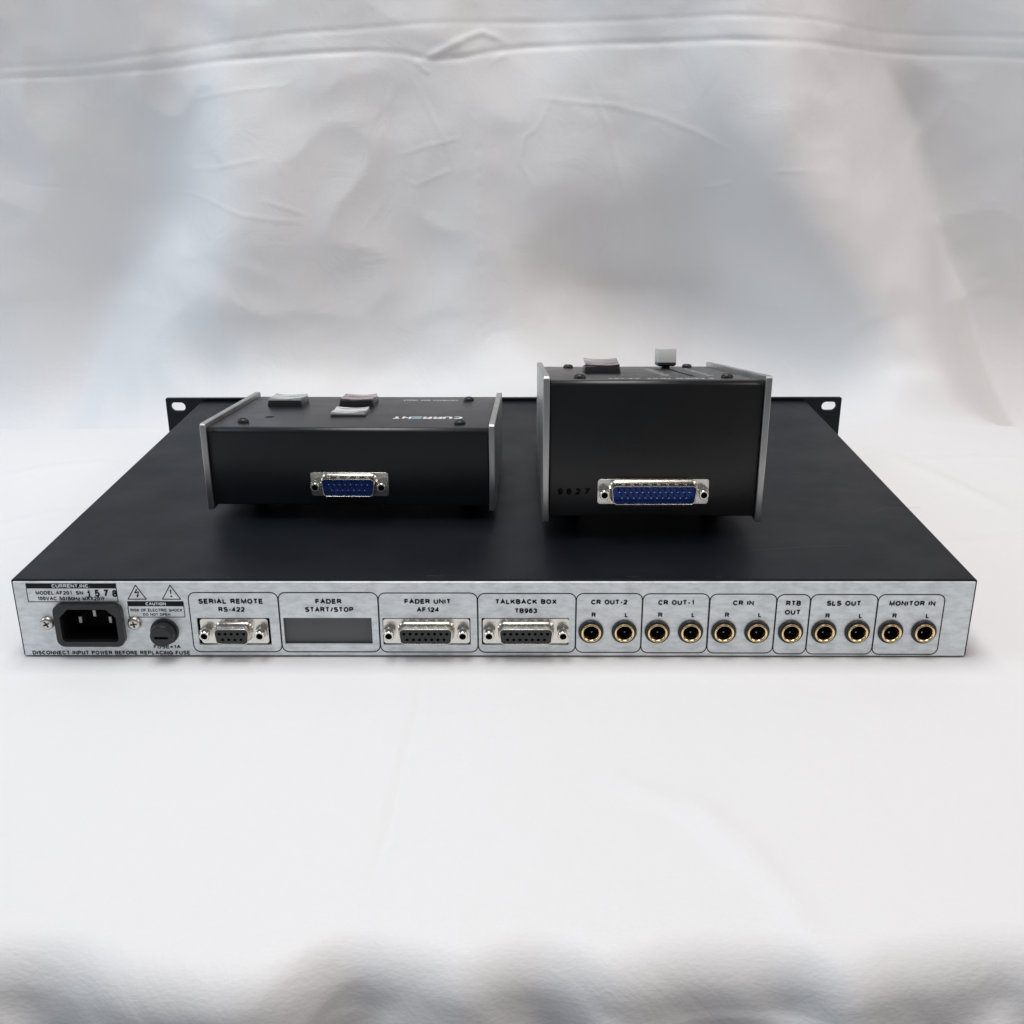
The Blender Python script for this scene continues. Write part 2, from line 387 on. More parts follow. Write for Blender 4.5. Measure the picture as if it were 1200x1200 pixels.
# crease: height in mm (positive towards the viewer), half width in mm
CREASE_SHAPE = {'lower_fold': (-1.45, 2.2), 'upper_fold': (-0.75, 2.0), 'vee': (1.9, 2.5), 'hook': (1.08, 1.50), 'hook2': (0.94, 1.50), 'a': (0.61, 1.50), 'b': (0.54, 1.50),
 'c': (0.74, 1.87), 'd': (0.68, 1.87), 'e': (0.68, 1.50), 'f': (0.54, 1.50), 'g': (-0.54, 1.50), 'h': (0.47, 1.73), 'i': (-0.47, 1.50), 'j': (0.47, 1.58), 'k': (0.41, 1.50),
 'l': (0.47, 1.50), 'm': (0.47, 1.50), 'n': (0.61, 1.80), 'o': (0.41, 1.50), 'p': (-0.54, 1.58), 'q': (0.47, 1.58)}
TABLE_CREASES = {
 't1': [(-28, -8), (-30, -45), (-32, -88), (-33, -130), (-36, -156), (-37, -170)],
 't2': [(89, -8), (95, -23)], 't3': [(-360, 150), (-299, 160), (-276, 180), (-259, 204)],
 't4': [(260, 332), (295, 253), (318, 174)], 't5': [(227, 133), (263, 137), (306, 146), (360, 140)],
 't6': [(251, 301), (298, 295), (375, 306)], 't7': [(70, -100), (89, -132), (99, -163), (102, -182)],
 't8': [(-330, 110), (-287, 133), (-264, 149)], 't9': [(-342, 255), (-310, 277), (-267, 292)],
 'ta': [(-290, 95), (-243, 75), (-230, 50)], 'tb': [(42, -91), (76, -120), (93, -155)]}
TABLE_SHAPE = {'t1': (-0.75, 2.2), 't2': (0.30, 1.0), 't3': (2.40, 9), 't4': (1.80, 8), 't5': (1.05, 5), 't6': (1.35, 6), 't7': (1.20, 6), 't8': (1.20, 6), 't9': (1.95, 8), 'ta': (1.80, 8), 'tb': (0.90, 6)}

EDGE = [(-181.2, -186.4), (-162.0, -178.5), (-145.3, -181.0), (-133.9, -177.0), (-122.1, -180.5), (-107.6, -192.2), (-88.8, -196.1), (-73.2, -199.3), (-58.6, -198.6), (-53.0, -189.3), (-45.9, -178.8), (-39.2, -171.5), (-34.3, -174.4), (-29.3, -183.0), (-22.4, -180.9), (-15.9, -181.6), (-7.6, -189.8), (-0.2, -188.4), (6.0, -181.5), (20.3, -176.4), (32.8, -184.9), (41.3, -189.6), (56.0, -182.7), (74.9, -176.9), (87.0, -181.2), (95.3, -173.2), (99.6, -181.8), (105.8, -192.1), (113.4, -191.4), (124.2, -181.0), (131.4, -182.4), (141.7, -178.8), (152.8, -176.6), (166.1, -175.9), (184.1, -181.5), (212.5, -176.4)]
LOBES = [(-215, 30, -9), (-175, 24, 5), (-120, 22, 6), (-92, 18, -4), (-55, 16, -7), (-34, 7, 4), (-18, 11, -6), (14, 14, 5), (42, 15, -5), (80, 14, 5), (108, 16, -6), (140, 15, 4), (165, 14, -5), (186, 12, 5), (212, 20, -7), (260, 30, 7), (310, 30, -8), (-270, 30, 7), (-330, 36, -8), (380, 36, 7)]

def smoothstep(a, b, x):
    t = np.clip((x - a) / (b - a), 0, 1); return t * t * (3 - 2 * t)
def bilinear(A, fx, fz):
    fx = np.clip(fx, 0, A.shape[1] - 1.001); fz = np.clip(fz, 0, A.shape[0] - 1.001)
    i = fx.astype(int); j = fz.astype(int); u = fx - i; v = fz - j
    return (A[j, i] * (1 - u) + A[j, i + 1] * u) * (1 - v) + (A[j + 1, i] * (1 - u) + A[j + 1, i + 1] * u) * v
def blur(A, n):
    k = np.array([1, 2, 1]) / 4.0
    for _ in range(n):
        P = np.pad(A, 1, mode='edge')
        P = k[0] * P[:-2] + k[1] * P[1:-1] + k[2] * P[2:]
        A = k[0] * P[:, :-2] + k[1] * P[:, 1:-1] + k[2] * P[:, 2:]
    return A

GX0, GZ0, STEP, NX, NZ = -1000.0, -300.0, 4.0, 500, 260
def backdrop_relief():
    gx = GX0 + STEP * np.arange(NX); gz = GZ0 + STEP * np.arange(NZ)
    X, Z = np.meshgrid(gx, gz)
    zr = np.array([r[0] for r in ROWS]); sc = np.array([r[1] for r in ROWS])
    fz = np.interp(-Z, -zr, np.arange(len(zr)))
    fx = ((X - 12.4) / np.interp(-Z, -zr, sc) + 612) / 50.0
    lum = bilinear((np.array(LUM) / 255.0) ** 2.2, fx, fz)
    tint = bilinear(np.array(TINT, float), fx, fz)
    lum = blur(lum, 6); tint = blur(tint, 10)
    # the crisp fold on the right: lighter inside, greyer outside
    d, s, t = polydist(X, Z, CREASES['r'])
    side = -d * s                                                      # + on the left of the downward line
    g = np.exp(-np.maximum(d - 3, 0) / 26.0) * smoothstep(0.0, 0.15, t)
    lum = lum + g * np.where(side > 0, 0.09, -0.12) * np.tanh(d / 3.0)
    # small random facets of a cloth that has been folded and unpacked
    f = blur(rng.normal(size=lum.shape), 8); f /= f.std()
    f2 = blur(rng.normal(size=lum.shape), 50); f2 /= f2.std()
    lum = lum * (1 + 0.012 * f + 0.03 * f2)
    base = 0.46
    p = -(lum - base) / base / 0.6                                     # wanted dh/dz
    q = -tint * 0.34                                                    # wanted dh/dx
    win = smoothstep(-900, -560, X) * smoothstep(-900, -560, -X) * smoothstep(-220, -60, Z) * smoothstep(-560, -380, -Z)
    p = p * win; q = q * win
    kx = 2 * np.pi * np.fft.fftfreq(NX, STEP)[None, :]; kz = 2 * np.pi * np.fft.fftfreq(NZ, STEP)[:, None]
    w = 0.05; eps = w * (2 * np.pi / 1600) ** 2
    Hf = (-1j * kz * np.fft.fft2(p) - 1j * w * kx * np.fft.fft2(q)) / (kz ** 2 + w * kx ** 2 + eps)
    Hr = np.real(np.fft.ifft2(Hf))
    # crumple: sharp-edged facets, stronger in some places than in others
    for n, a in ((9, 0.4), (26, 1.6), (70, 3.4)):
        r1 = blur(rng.normal(size=Hr.shape), n); r1 /= r1.std()
        r2 = blur(rng.normal(size=Hr.shape), 90); r2 /= r2.std()
        Hr = Hr - a * np.abs(r1) * np.clip(0.55 + 0.5 * r2, 0.05, 1.6) * 0.55
    return Hr

def build_cloth():
    relief = backdrop_relief()
    yw, rad, edge_y, er = 455.0, 76.0, -170.0, 19.0
    # the sweep, as a list of (length, y, z, normal_y, normal_z): front drop -> table -> curve -> backdrop
    prof = []
    ta = math.radians(70)                                               # slope of the hanging front
    hy, hz = edge_y - er * math.sin(ta), -er + er * math.cos(ta)
    for l in np.concatenate([np.linspace(330, 75, 30)[:-1], np.linspace(75, 0, 60)]): prof.append((hy - l * math.cos(ta), hz - l * math.sin(ta), -math.sin(ta), math.cos(ta)))
    for a in np.linspace(ta, 0, 16)[1:]: prof.append((edge_y - er * math.sin(a), -er + er * math.cos(a), -math.sin(a), math.cos(a)))
    for y in np.linspace(edge_y, yw - rad, 230)[1:]: prof.append((y, 0, 0, 1))
    for a in np.linspace(0, math.pi / 2, 50)[1:]: prof.append((yw - rad + rad * math.sin(a), rad - rad * math.cos(a), -math.sin(a), math.cos(a)))
    for z in np.arange(rad + 1.6, 330, 1.6): prof.append((yw, z, -1, 0))
    for z in np.linspace(334, 620, 60): prof.append((yw, z, -1, 0))
    prof = np.array(prof)
    xs = np.concatenate([np.linspace(-900, -470, 60)[:-1], np.arange(-470, 470, 2.0), np.linspace(470, 900, 60)])
    X, Y = np.meshgrid(xs, prof[:, 0]); _, Z = np.meshgrid(xs, prof[:, 1])
    _, NY = np.meshgrid(xs, prof[:, 2]); _, NZ_ = np.meshgrid(xs, prof[:, 3])
    # backdrop
    wall = smoothstep(yw - rad - 10, yw - rad * 0.35, Y)
    h = bilinear(relief, (X - GX0) / STEP, (Z - GZ0) / STEP) * wall
    zone = (Y > yw - rad)
    for k, (amp, wd) in CREASE_SHAPE.items():
        d, s, t = polydist(X[zone], Z[zone], CREASES[k])
        taper = np.minimum(1, np.minimum(t, 1 - t) * 6) if k not in ('lower_fold', 'upper_fold') else 1.0
        wob = 0.75 + 0.25 * np.sin(X[zone] * 0.06 + len(k)) * np.sin(X[zone] * 0.021 + 2 * amp)
        prof_ = np.exp(-(d / wd) ** 2)
        if k == 'n': prof_ = prof_ * (0.6 + 0.5 * np.sin(Z[zone] * 0.55) * np.sin(Z[zone] * 0.13))
        h[zone] += amp * taper * wob * prof_
    # the table top: gentle unevenness and a few creases
    tz = (Y <= yw - rad) & (Y > edge_y - er - 1)
    f = np.zeros(X.shape)
    for _ in range(26):
        a = rng.uniform(0, math.pi); lam = rng.uniform(70, 260); ph = rng.uniform(0, 6.3)
        f += lam / 260 * np.sin((X * math.cos(a) + Y * math.sin(a)) * 2 * math.pi / lam + ph)
    h[tz] += 0.20 * f[tz] * smoothstep(225, 300, np.abs(X))[tz] + 0.11 * f[tz]
    for k, (amp, wd) in TABLE_SHAPE.items():
        d, s, t = polydist(X[tz], Y[tz], TABLE_CREASES[k])
        h[tz] += amp * np.exp(-(d / wd) ** 2) * np.minimum(1, np.minimum(t, 1 - t) * 5)
    # keep the cloth pressed flat under the chassis
    under = (np.abs(X) < 246) & (Y > -4) & (Y < 318) & tz
    h[under] = np.minimum(h[under], 0) * 0 - 0.05
    # the table edge wanders in and out, and below it the cloth hangs in soft uneven folds
    ex = np.array([-900, -600, -420, -300, -230] + [e[0] for e in EDGE] + [270, 340, 450, 600, 900], float)
    ey = np.array([-184, -178, -190, -179, -188] + [e[1] for e in EDGE] + [-186, -178, -188, -180, -184], float)
    line = np.interp(xs, ex, ey) + 8.0
    for _ in range(9): line = np.convolve(np.pad(line, 2, mode='edge'), [.12, .23, .3, .23, .12], 'valid')
    shift = np.tile(line - edge_y, (X.shape[0], 1))
    push = 0.75 * smoothstep(edge_y + 70, edge_y - 6, Y)
    fold = np.zeros(X.shape)
    for c, wd, amp in LOBES:
        lean = (Z + 4) * math.sin(c * 0.31) * 1.5
        u = (X - c - lean) / wd
        fold += amp * np.exp(-np.where(u > 0, u * 1.7, u * 0.75) ** 2)
    q1 = blur(rng.normal(size=(140, 420)), 14); q1 /= q1.std()
    q2 = blur(rng.normal(size=(140, 420)), 40); q2 /= q2.std()
    gu = (X + 420) / 2.0 + 0.5 * Z; gv = (Z + 240) / 2.0 * 1.2 + X * 0.06 + 20
    fold += -0.7 * np.abs(bilinear(q1, gu, gv)) - 2.4 * np.abs(bilinear(q2, gu, gv)) + 1.6
    ramp = smoothstep(0, -42, Z) * (Y < edge_y + 4)
    h += 0.5 * fold * ramp
    Ys = Y + NY * h + shift * push
    Zs = Z + NZ_ * h
    nr, nc = X.shape
    co = np.stack([X, Ys, Zs], -1).reshape(-1, 3) * S
    idx = np.arange(nr * nc).reshape(nr, nc)
    quads = np.stack([idx[:-1, :-1], idx[:-1, 1:], idx[1:, 1:], idx[1:, :-1]], -1).reshape(-1, 4)
    me = bpy.data.meshes.new('backdrop_cloth')
    me.vertices.add(len(co)); me.vertices.foreach_set('co', co.ravel())
    me.loops.add(quads.size); me.loops.foreach_set('vertex_index', quads.ravel().astype(np.int32))
    me.polygons.add(len(quads)); me.polygons.foreach_set('loop_start', np.arange(0, quads.size, 4, dtype=np.int32))
    me.polygons.foreach_set('use_smooth', np.ones(len(quads), bool))
    me.update(calc_edges=True); me.validate()
    me.materials.append(M['cloth'])
    o = bpy.data.objects.new('backdrop_cloth', me); C.objects.link(o)
    o['kind'] = 'structure'
    return o
build_cloth()

# ------------------------------------------------------------------ D-shaped connectors
NPIN = {9: (5, 4, 30.8, 25.0, 16.3), 15: (8, 7, 39.2, 33.3, 24.7), 25: (13, 12, 53.0, 47.0, 38.4)}
def dshape(w, h, r, grow=0.0):
    k = h / 2 * math.tan(math.radians(10))
    W = w / 2 + grow; Hh = h / 2 + grow
    return round_poly([(-W + k * 1.2, -Hh), (W - k * 1.2, -Hh), (W, Hh), (-W, Hh)], r + grow, 6)
_cache = {}
def dsub(parent, n, male, cx, y0, cz, missing_dents=()):
    """flange face at y0, shell pointing to -y"""
    top, bot, fw, js, sw = NPIN[n]
    w = sw + (2.4 if male else 0); hh = 9.6 if male else 7.9
    bm = bmesh.new()
    plate(bm, [rrect(-fw / 2, fw / 2, -6.25, 6.25, 1.4)] + [dshape(w, hh, 2.2, -0.6)], y0, y0 + 0.8)
    L = lambda g, y: [(x, y, z) for x, z in dshape(w, hh, 2.2, g)]
    depth = 5.9
    loft(bm, [L(0.9, y0 + 0.05), L(0.55, y0 - 0.25), L(0.12, y0 - 0.7), L(0.0, y0 - 1.3), L(0.0, y0 - depth + 0.35), L(-0.12, y0 - depth + 0.1), L(-0.3, y0 - depth), L(-0.5, y0 - depth + 0.15), L(-0.55, y0 - depth + 0.5), L(-0.55, y0 + 0.7)])
    nd = 3 if n == 9 else 5 if n == 15 else 8
    for i in range(nd):                                            # dents pressed into the shell
        dx = (i - (nd - 1) / 2) * (w * 0.72 / (nd - 1))
        lathe(bm, [(1.0, 0.0), (0.85, 0.22), (0.45, 0.36), (0.05, 0.4)], dx, y0 - 3.4, hh / 2 - 0.08, 'z', 12)
    o = obj('connector', bm, 'nickel', parent, bevel=0.18)
    o.location = Vector((cx, 0, cz)) * S
    # insulator
    bm = bmesh.new()
    p = 2.76; rows = [(top, 1.42, 0.0), (bot, -1.42, 0.0)]
    spots = [((i - (k - 1) / 2) * p, z) for k, z, _ in rows for i in range(k)]
    if male:
        loft(bm, [L(-0.6, y0 - 0.9), L(-0.6, y0 + 1.0)], cap0=True)
        ins = obj('insulator', bm, 'blue', o)
        bm = bmesh.new()
        lathe(bm, [(0.5, y0 - 0.9), (0.5, y0 - 4.9), (0.36, y0 - 5.25), (0.1, y0 - 5.35)], 0, 0, 0, 'y', 12, cap1=True)
        p0 = obj('pin', bm, 'nickel', o); p0.location = Vector((spots[0][0], 0, spots[0][1])) * S
        for sx, sz in spots[1:]:
            c = p0.copy(); C.objects.link(c); c.parent = o; c.location = Vector((sx, 0, sz)) * S
    else:
        plate(bm, [dshape(w, hh, 2.2, -0.56)] + [circle(sx, sz, 0.72, 14) for sx, sz in spots], y0 - depth + 0.1, y0 - depth + 2.2)
        loft(bm, [L(-0.57, y0 - depth + 2.3), L(-0.57, y0 + 1.0)], cap0=True)
        obj('insulator', bm, 'insert', o)
    first = None
    for s in (-1, 1):                                              # hexagonal threaded posts
        if first is None:
            bm = bmesh.new()
            lathe(bm, [(3.0, y0), (3.0, y0 - 2.2), (2.75, y0 - 2.5)], 0, 0, 0, 'y', 6, off=0.5)
            lathe(bm, [(2.75, y0 - 2.5), (2.35, y0 - 2.5), (2.35, y0 - 5.2), (2.1, y0 - 5.55), (1.55, y0 - 5.55), (1.35, y0 - 5.2), (1.3, y0 - 4.8)], 0, 0, 0, 'y', 24)
            bq = bmesh.new(); lathe(bq, [(1.32, y0 - 5.0), (1.25, y0 - 1.5)], 0, 0, 0, 'y', 18, cap1=True)
            bore = obj('screw_bore', bq, 'hole', o); bore.location = Vector((-js / 2, 0, 0)) * S  # bore coloured near-black, shade inside the metal post painted in
            first = obj('jackscrew', bm, 'nickel', o, smooth=30); first.location = Vector((-js / 2, 0, 0)) * S
        else:
            for q in (first, bore):
                c = q.copy(); C.objects.link(c); c.parent = o; c.location = Vector((js / 2, 0, 0)) * S
    return o

# ------------------------------------------------------------------ rack unit
D, H = 310.2, 38.65
rack = thing('rack_unit', 'wide flat black rack unit on white cloth, silver rear panel full of sockets', 'rack unit')

bm = bmesh.new()
plate(bm, [rrect(-216, 216, 0, H, 1.1, 4), rrect(-215, 215, 0.9, H - 0.9, 0.5, 4)], 1.1, D)
cover = obj('cover', bm, 'cover', rack, bevel=0.25)
for pts in ([(120, 34), (150, 39), (172, 41)], [(196, 86), (204, 92), (222, 92)], [(168, 150), (190, 148)], [(-206, 282), (-190, 250), (-176, 240)], [(60, 4), (66, 3.4)], [(-30, 5), (-22, 4.4)], [(100, 3.2), (103, 3.5)], [(-120, 3), (-118, 3.2)]):
    bm = bmesh.new()                                               # fine scratches in the paint
    stroke(bm, pts, 0.2, fn=lambda x, y: (x, y, H + 0.03))
    obj('scratch', bm, 'scratch', cover, smooth=0)

bm = bmesh.new()
slot = lambda cx, cz: [(cx + sgn * 2.0 + 3.25 * math.cos(math.radians(a)), cz + 3.25 * math.sin(math.radians(a))) for sgn, a0 in ((1, -90), (-1, 90)) for a in range(a0, a0 + 181, 15)]
plate(bm, [rrect(-241.3, 241.3, 0.15, H + 2.2, 0.8, 3)] + [slot(x, z) for x in (-232.8, 232.7) for z in (34.6, 6.2)], D + 0.05, D + 3.2)
obj('front_panel', bm, 'cover', rack, bevel=0.2)

DB = {9: [(-117.6, 13.1)], 15: [(-30.2, 13.15), (15.0, 13.15)]}
JACKS = [44.45, 59.45, 74.45, 89.5, 104.5, 119.5, 134.75, 149.75, 164.8, 179.85, 194.85]
JZ = 13.35
bm = bmesh.new()
cuts = [rrect(-134.2, -101.1, 6.3, 19.9, 0.15, 1), rrect(-95.0, -54.9, 6.6, 20.0, 0.15, 1), rrect(-50.0, -10.2, 6.4, 19.9, 0.15, 1), rrect(-5.15, 34.4, 6.4, 19.9, 0.15, 1)]
plate(bm, [rrect(-214.9, 214.9, 0.95, 37.2, 0.1, 1)] + cuts + [circle(x, JZ, 4.7) for x in JACKS] + [rrect(-196.4, -168.4, 8.6, 26.4, 2), circle(-149, 13, 5.6)], 0.0, 1.2)
rear = obj('rear_panel', bm, 'zinc', rack, smooth=30)
bm = bmesh.new()                                                   # the bent upper flange of the panel
arc = [(0.0, 37.2)] + [(0.5 - 0.5 * math.cos(a), 37.22 + 0.5 * math.sin(a)) for a in np.linspace(0, math.pi / 2, 8)] + [(12, 37.72)]
loft(bm, [[(x, y, z) for y, z in arc] for x in (-214.9, 214.9)], closed=False)
obj('top_flange', bm, 'zinc', rear)
bm = bmesh.new()                                                   # black sheet added to stand in for the interior's shade behind the cut-outs
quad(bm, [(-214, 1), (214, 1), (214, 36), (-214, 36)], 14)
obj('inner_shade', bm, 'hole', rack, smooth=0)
bm = bmesh.new()
plate(bm, [rrect(-96.0, -54.0, 5.6, 21.0, 0.3, 1)], 2.0, 3.0)
obj('blank_plate', bm, 'grey_plate', rack)

for cx, cz in DB[9]: dsub(rack, 9, False, cx, 0.35, cz)
for cx, cz in DB[15]: dsub(rack, 15, False, cx, 0.35, cz)

# quarter inch sockets
bm = bmesh.new()
lathe(bm, [(4.68, 1.0), (5.5, -0.01), (5.7, -0.2), (5.7, -0.9), (5.4, -1.25), (4.6, -1.25), (4.5, -0.9), (4.5, 2.0)], 0, 0, 0, 'y', 40)
j0 = obj('audio_jack', bm, 'plastic', rack); j0.location = Vector((JACKS[0], 0, JZ)) * S
bm = bmesh.new()
lathe(bm, [(4.5, 1.5), (4.5, -2.1), (4.35, -2.45), (4.0, -2.6), (3.75, -2.5), (3.35, -1.9), (3.2, -1.2), (3.2, 0.6)], 0, 0, 0, 'y', 40)
obj('brass_ring', bm, 'gold', j0)
bm = bmesh.new()
lathe(bm, [(3.2, -0.6), (3.1, 0.2), (3.1, 11)], 0, 0, 0, 'y', 32, cap1=True)
obj('socket_bore', bm, 'hole', j0)
bm = bmesh.new()
lathe(bm, [(0.05, 2.2), (0.6, 2.5), (0.85, 3.4), (0.8, 5.0)], 0.6, 0, -1.9, 'y', 12, cap0=True)
obj('contact_spring', bm, 'nickel', j0)
for x in JACKS[1:]: copy_part(j0, rack, (x - JACKS[0], 0, 0))

# mains inlet
ix, iz = -182.4, 17.6
bm = bmesh.new()
hole = lambda g: round_poly([(ix - 12.7 - g, iz - 8.2 - g), (ix + 12.7 + g, iz - 8.2 - g), (ix + 12.7 + g, iz + 3.9 + g * .6), (ix + 8.6 + g * .6, iz + 7.9 + g), (ix - 8.6 - g * .6, iz + 7.9 + g), (ix - 12.7 - g, iz + 3.9 + g * .6)], [1.6, 1.6, .5, .5, .5, .5], 4)
plate(bm, [rrect(ix - 15.4, ix + 15.4, iz - 10.8, iz + 10.1, 3.6, 6), hole(0.0)], -3.1, 0.05)
inlet = obj('power_inlet', bm, 'plastic', rack, bevel=0.7, seg=3)
bm = bmesh.new()
loft(bm, [[(x, y, z) for x, z in hole(g)] for y, g in ((-0.6, -0.02), (0.5, -0.1), (11.5, -0.3))], cap1=True)
obj('inlet_cavity', bm, 'hole', inlet)
pin0 = None
for px_, pz_ in ((-6.9, -1.0), (0, 2.3), (6.9, -1.0)):
    if pin0 is None:
        bm = bmesh.new(); box(bm, -0.85, 0.85, 4.8, 11.3, -1.8, 1.8)
        pin0 = obj('contact_blade', bm, 'blade', inlet, bevel=0.3); pin0.location = Vector((ix + px_, 0, iz + pz_)) * S
    else:
        c = pin0.copy(); C.objects.link(c); c.parent = inlet; c.location = Vector((ix + px_, 0, iz + pz_)) * S
def pan_screw(name, parent, x, z, r=3.2, h=2.2, material='screw', ang=0.2):
    bm = bmesh.new()
    lathe(bm, [(r, 0), (r, -h * .35), (r * .92, -h * .68), (r * .72, -h * .9), (r * .62, -h * .95)], 0, 0, 0, 'y', 28)
    a = r * .52; b = r * .13
    cr = [(b, a), (b, b), (a, b), (a, -b), (b, -b), (b, -a), (-b, -a), (-b, -b), (-a, -b), (-a, b), (-b, b), (-b, a)]
    rot = lambda p: (p[0] * math.cos(ang) - p[1] * math.sin(ang), p[0] * math.sin(ang) + p[1] * math.cos(ang))
    plate(bm, [circle(0, 0, r * .62, 28), [rot(p) for p in cr]], -h * .95, -h * .35)
    o = obj(name, bm, material, parent); o.location = Vector((x, 0, z)) * S
    return o
s0 = pan_screw('screw', rack, -202.0, 17.6, ang=0.5)
s1 = pan_screw('screw', rack, -162.4, 17.6, ang=0.15)

# fuse holder
fx_, fz_ = -149.2, 13.4
bm = bmesh.new()
lathe(bm, [(5.6, 0.6), (6.4, 0.0), (6.5, -0.3), (6.4, -1.2), (6.0, -1.5), (5.6, -1.5)], fx_, 0, fz_, 'y', 36)
fuse = obj('fuse_holder', bm, 'plastic', rack)
bm = bmesh.new()
lathe(bm, [(5.5, -1.5), (5.35, -4.0), (5.15, -5.6), (4.95, -6.1), (4.6, -6.25)], fx_, 0, fz_, 'y', 36)
plate(bm, [circle(fx_, fz_, 4.6, 36), [(fx_ - 3.1, fz_ - 1.1), (fx_ + 3.1, fz_ - 1.1), (fx_ + 3.1, fz_ + 0.1), (fx_ - 3.1, fz_ + 0.1)]], -6.25, -4.6)
quad(bm, [(fx_ - 4, fz_ - 2), (fx_ + 4, fz_ - 2), (fx_ + 4, fz_ + 1), (fx_ - 4, fz_ + 1)], -4.55)
obj('fuse_cap', bm, 'plastic', fuse)

# printing on the rear panel
bm = bmesh.new()
quad(bm, [(-209.2, 34.6), (-168.6, 34.6), (-168.5, 37.1), (-209.2, 37.1)], -0.06)
for seg_ in ([(-209.2, 34.6), (-209.2, 28.0)], [(-209.2, 28.0), (-168.7, 28.0)], [(-168.7, 28.0), (-168.7, 34.6)]): stroke(bm, seg_, 0.35, -0.06)
text(bm, 'MODEL:AF201', -205.3, -189.0, 31.5, 33.4); text(bm, 'SN', -187.2, -183.9, 31.5, 33.4)
text(bm, '100VAC 50/60Hz MAX20W', -204.9, -174.6, 28.7, 30.6)
obj('rating_label', bm, 'ink', rear, smooth=0)
bm = bmesh.new()
text(bm, 'CURRENT,INC.', -197.6, -180.4, 35.0, 36.75, y=-0.1)
obj('rating_label_heading', bm, 'zinc', rear, smooth=0)
bm = bmesh.new()                                                   # hand-stamped serial number
for ch, x, z in (('1', -181.6, 30.2), ('5', -177.6, 30.5), ('7', -173.7, 30.6), ('8', -169.7, 30.4)):
    text(bm, ch, x - (0.8 if ch == '1' else 1.1), x + (0.8 if ch == '1' else 1.1), z, z + 3.5, y=-0.14, bold=0.03)
    if ch == '1': stroke(bm, [(x - 1.1, z + 0.15), (x + 1.2, z + 0.15)], 0.4, -0.15)
obj('stamped_serial', bm, 'ink', rear, smooth=0)
bm = bmesh.new()
for cx in (-159.9, -144.4):
    tri = [(cx - 4.1, 29.3), (cx + 4.1, 29.3), (cx, 36.2)]
    for a, b in zip(tri, tri[1:] + tri[:1]): stroke(bm, [a, b], 0.42, -0.07)
stroke(bm, [(-159.6, 34.1), (-160.6, 32.5), (-159.0, 32.9), (-159.5, 30.9)], 0.5, -0.08)
quad(bm, [(-160.2, 31.1), (-158.8, 31.3), (-159.7, 30.1)], -0.09)
quad(bm, [(-144.75, 33.9), (-144.55, 31.7), (-144.25, 31.7), (-144.05, 33.9)], -0.08)
quad(bm, [(-144.8, 30.4), (-144.0, 30.4), (-144.0, 31.1), (-144.8, 31.1)], -0.08)
obj('warning_triangles', bm, 'ink', rear, smooth=0)
bm = bmesh.new()
quad(bm, [(-164.6, 25.8), (-139.2, 25.8), (-139.2, 28.3), (-164.6, 28.3)], -0.06)
for seg_ in ([(-164.6, 25.8), (-164.6, 20.4)], [(-164.6, 20.4), (-139.3, 20.4)], [(-139.3, 20.4), (-139.3, 25.8)]): stroke(bm, seg_, 0.35, -0.06)
text(bm, 'RISK OF ELECTRIC SHOCK', -163.6, -140.1, 23.1, 24.6, bold=0.01)
text(bm, 'DO NOT OPEN', -158.2, -145.9, 21.0, 22.4, bold=0.01)
obj('caution_label', bm, 'ink', rear, smooth=0)
bm = bmesh.new()
text(bm, 'CAUTION', -156.4, -147.3, 26.25, 27.85, y=-0.1, bold=0.03)
obj('caution_label_heading', bm, 'zinc', rear, smooth=0)
bm = bmesh.new()
text(bm, 'FUSE=1A', -155.4, -142.9, 4.4, 6.3)
text(bm, 'DISCONNECT INPUT POWER BEFORE REPLACING FUSE', -211.4, -138.9, 1.25, 3.3, bold=0.03)
obj('fuse_notice', bm, 'ink', rear, smooth=0)

GROUPS = [((-136.9, -96.55, 2.8, 32.6), [('SERIAL REMOTE', -132.5, -103.3, 27.0, 29.6), ('RS-422', -123.8, -111.9, 23.0, 25.5)]),
 ((-96.35, -51.6, 2.8, 32.6), [('FADER', -79.8, -67.9, 27.0, 29.5), ('START/STOP', -84.7, -62.8, 22.9, 25.5)]),
 ((-51.4, -6.9, 2.7, 32.4), [('FADER UNIT', -39.7, -18.8, 27.0, 29.5), ('AF124', -34.3, -24.1, 22.9, 25.4)]),
 ((-6.7, 37.4, 2.6, 32.2), [('TALKBACK BOX', 1.1, 28.8, 26.9, 29.4), ('TB963', 9.9, 20.0, 22.4, 24.9)]),
 ((37.6, 67.2, 2.6, 32.2), [('CR OUT-2', 44.2, 60.5, 26.7, 29.2)]),
 ((67.4, 97.2, 2.4, 32.05), [('CR OUT-1', 74.3, 90.4, 26.5, 29.0)]),
 ((97.5, 127.3, 2.3, 31.9), [('CR IN', 107.8, 117.2, 26.3, 28.8)]),
 ((127.5, 142.4, 1.9, 31.7), [('RTB', 131.6, 138.3, 26.1, 28.7), ('OUT', 131.4, 138.5, 21.7, 24.2)]),
 ((142.6, 172.5, 1.8, 31.7), [('SLS OUT', 149.8, 165.2, 26.1, 28.7)]),
 ((172.7, 202.4, 1.7, 31.7), [('MONITOR IN', 177.8, 198.4, 26.1, 28.6)])]
for gi, (fr, lines) in enumerate(GROUPS):
    bm = bmesh.new()
    x0, x1, z0, z1 = fr
    frame_line(bm, x0, x1, z0, z1, 3.2, 0.48, -0.05 - 0.02 * (gi % 2))
    for ln in lines: text(bm, *ln, bold=0.05)
    if gi in (4, 5, 6, 8, 9):
        ja, jb = [x for x in JACKS if x0 < x < x1]
        zt = 20.4 if gi < 8 else 20.0
        text(bm, 'R', ja + 0.1, ja + 2.1, zt, zt + 2.4, bold=0.04)
        text(bm, 'L', jb + 0.1, jb + 1.6, zt, zt + 2.4, bold=0.04)
    obj('socket_legend', bm, 'ink', rear, smooth=0)

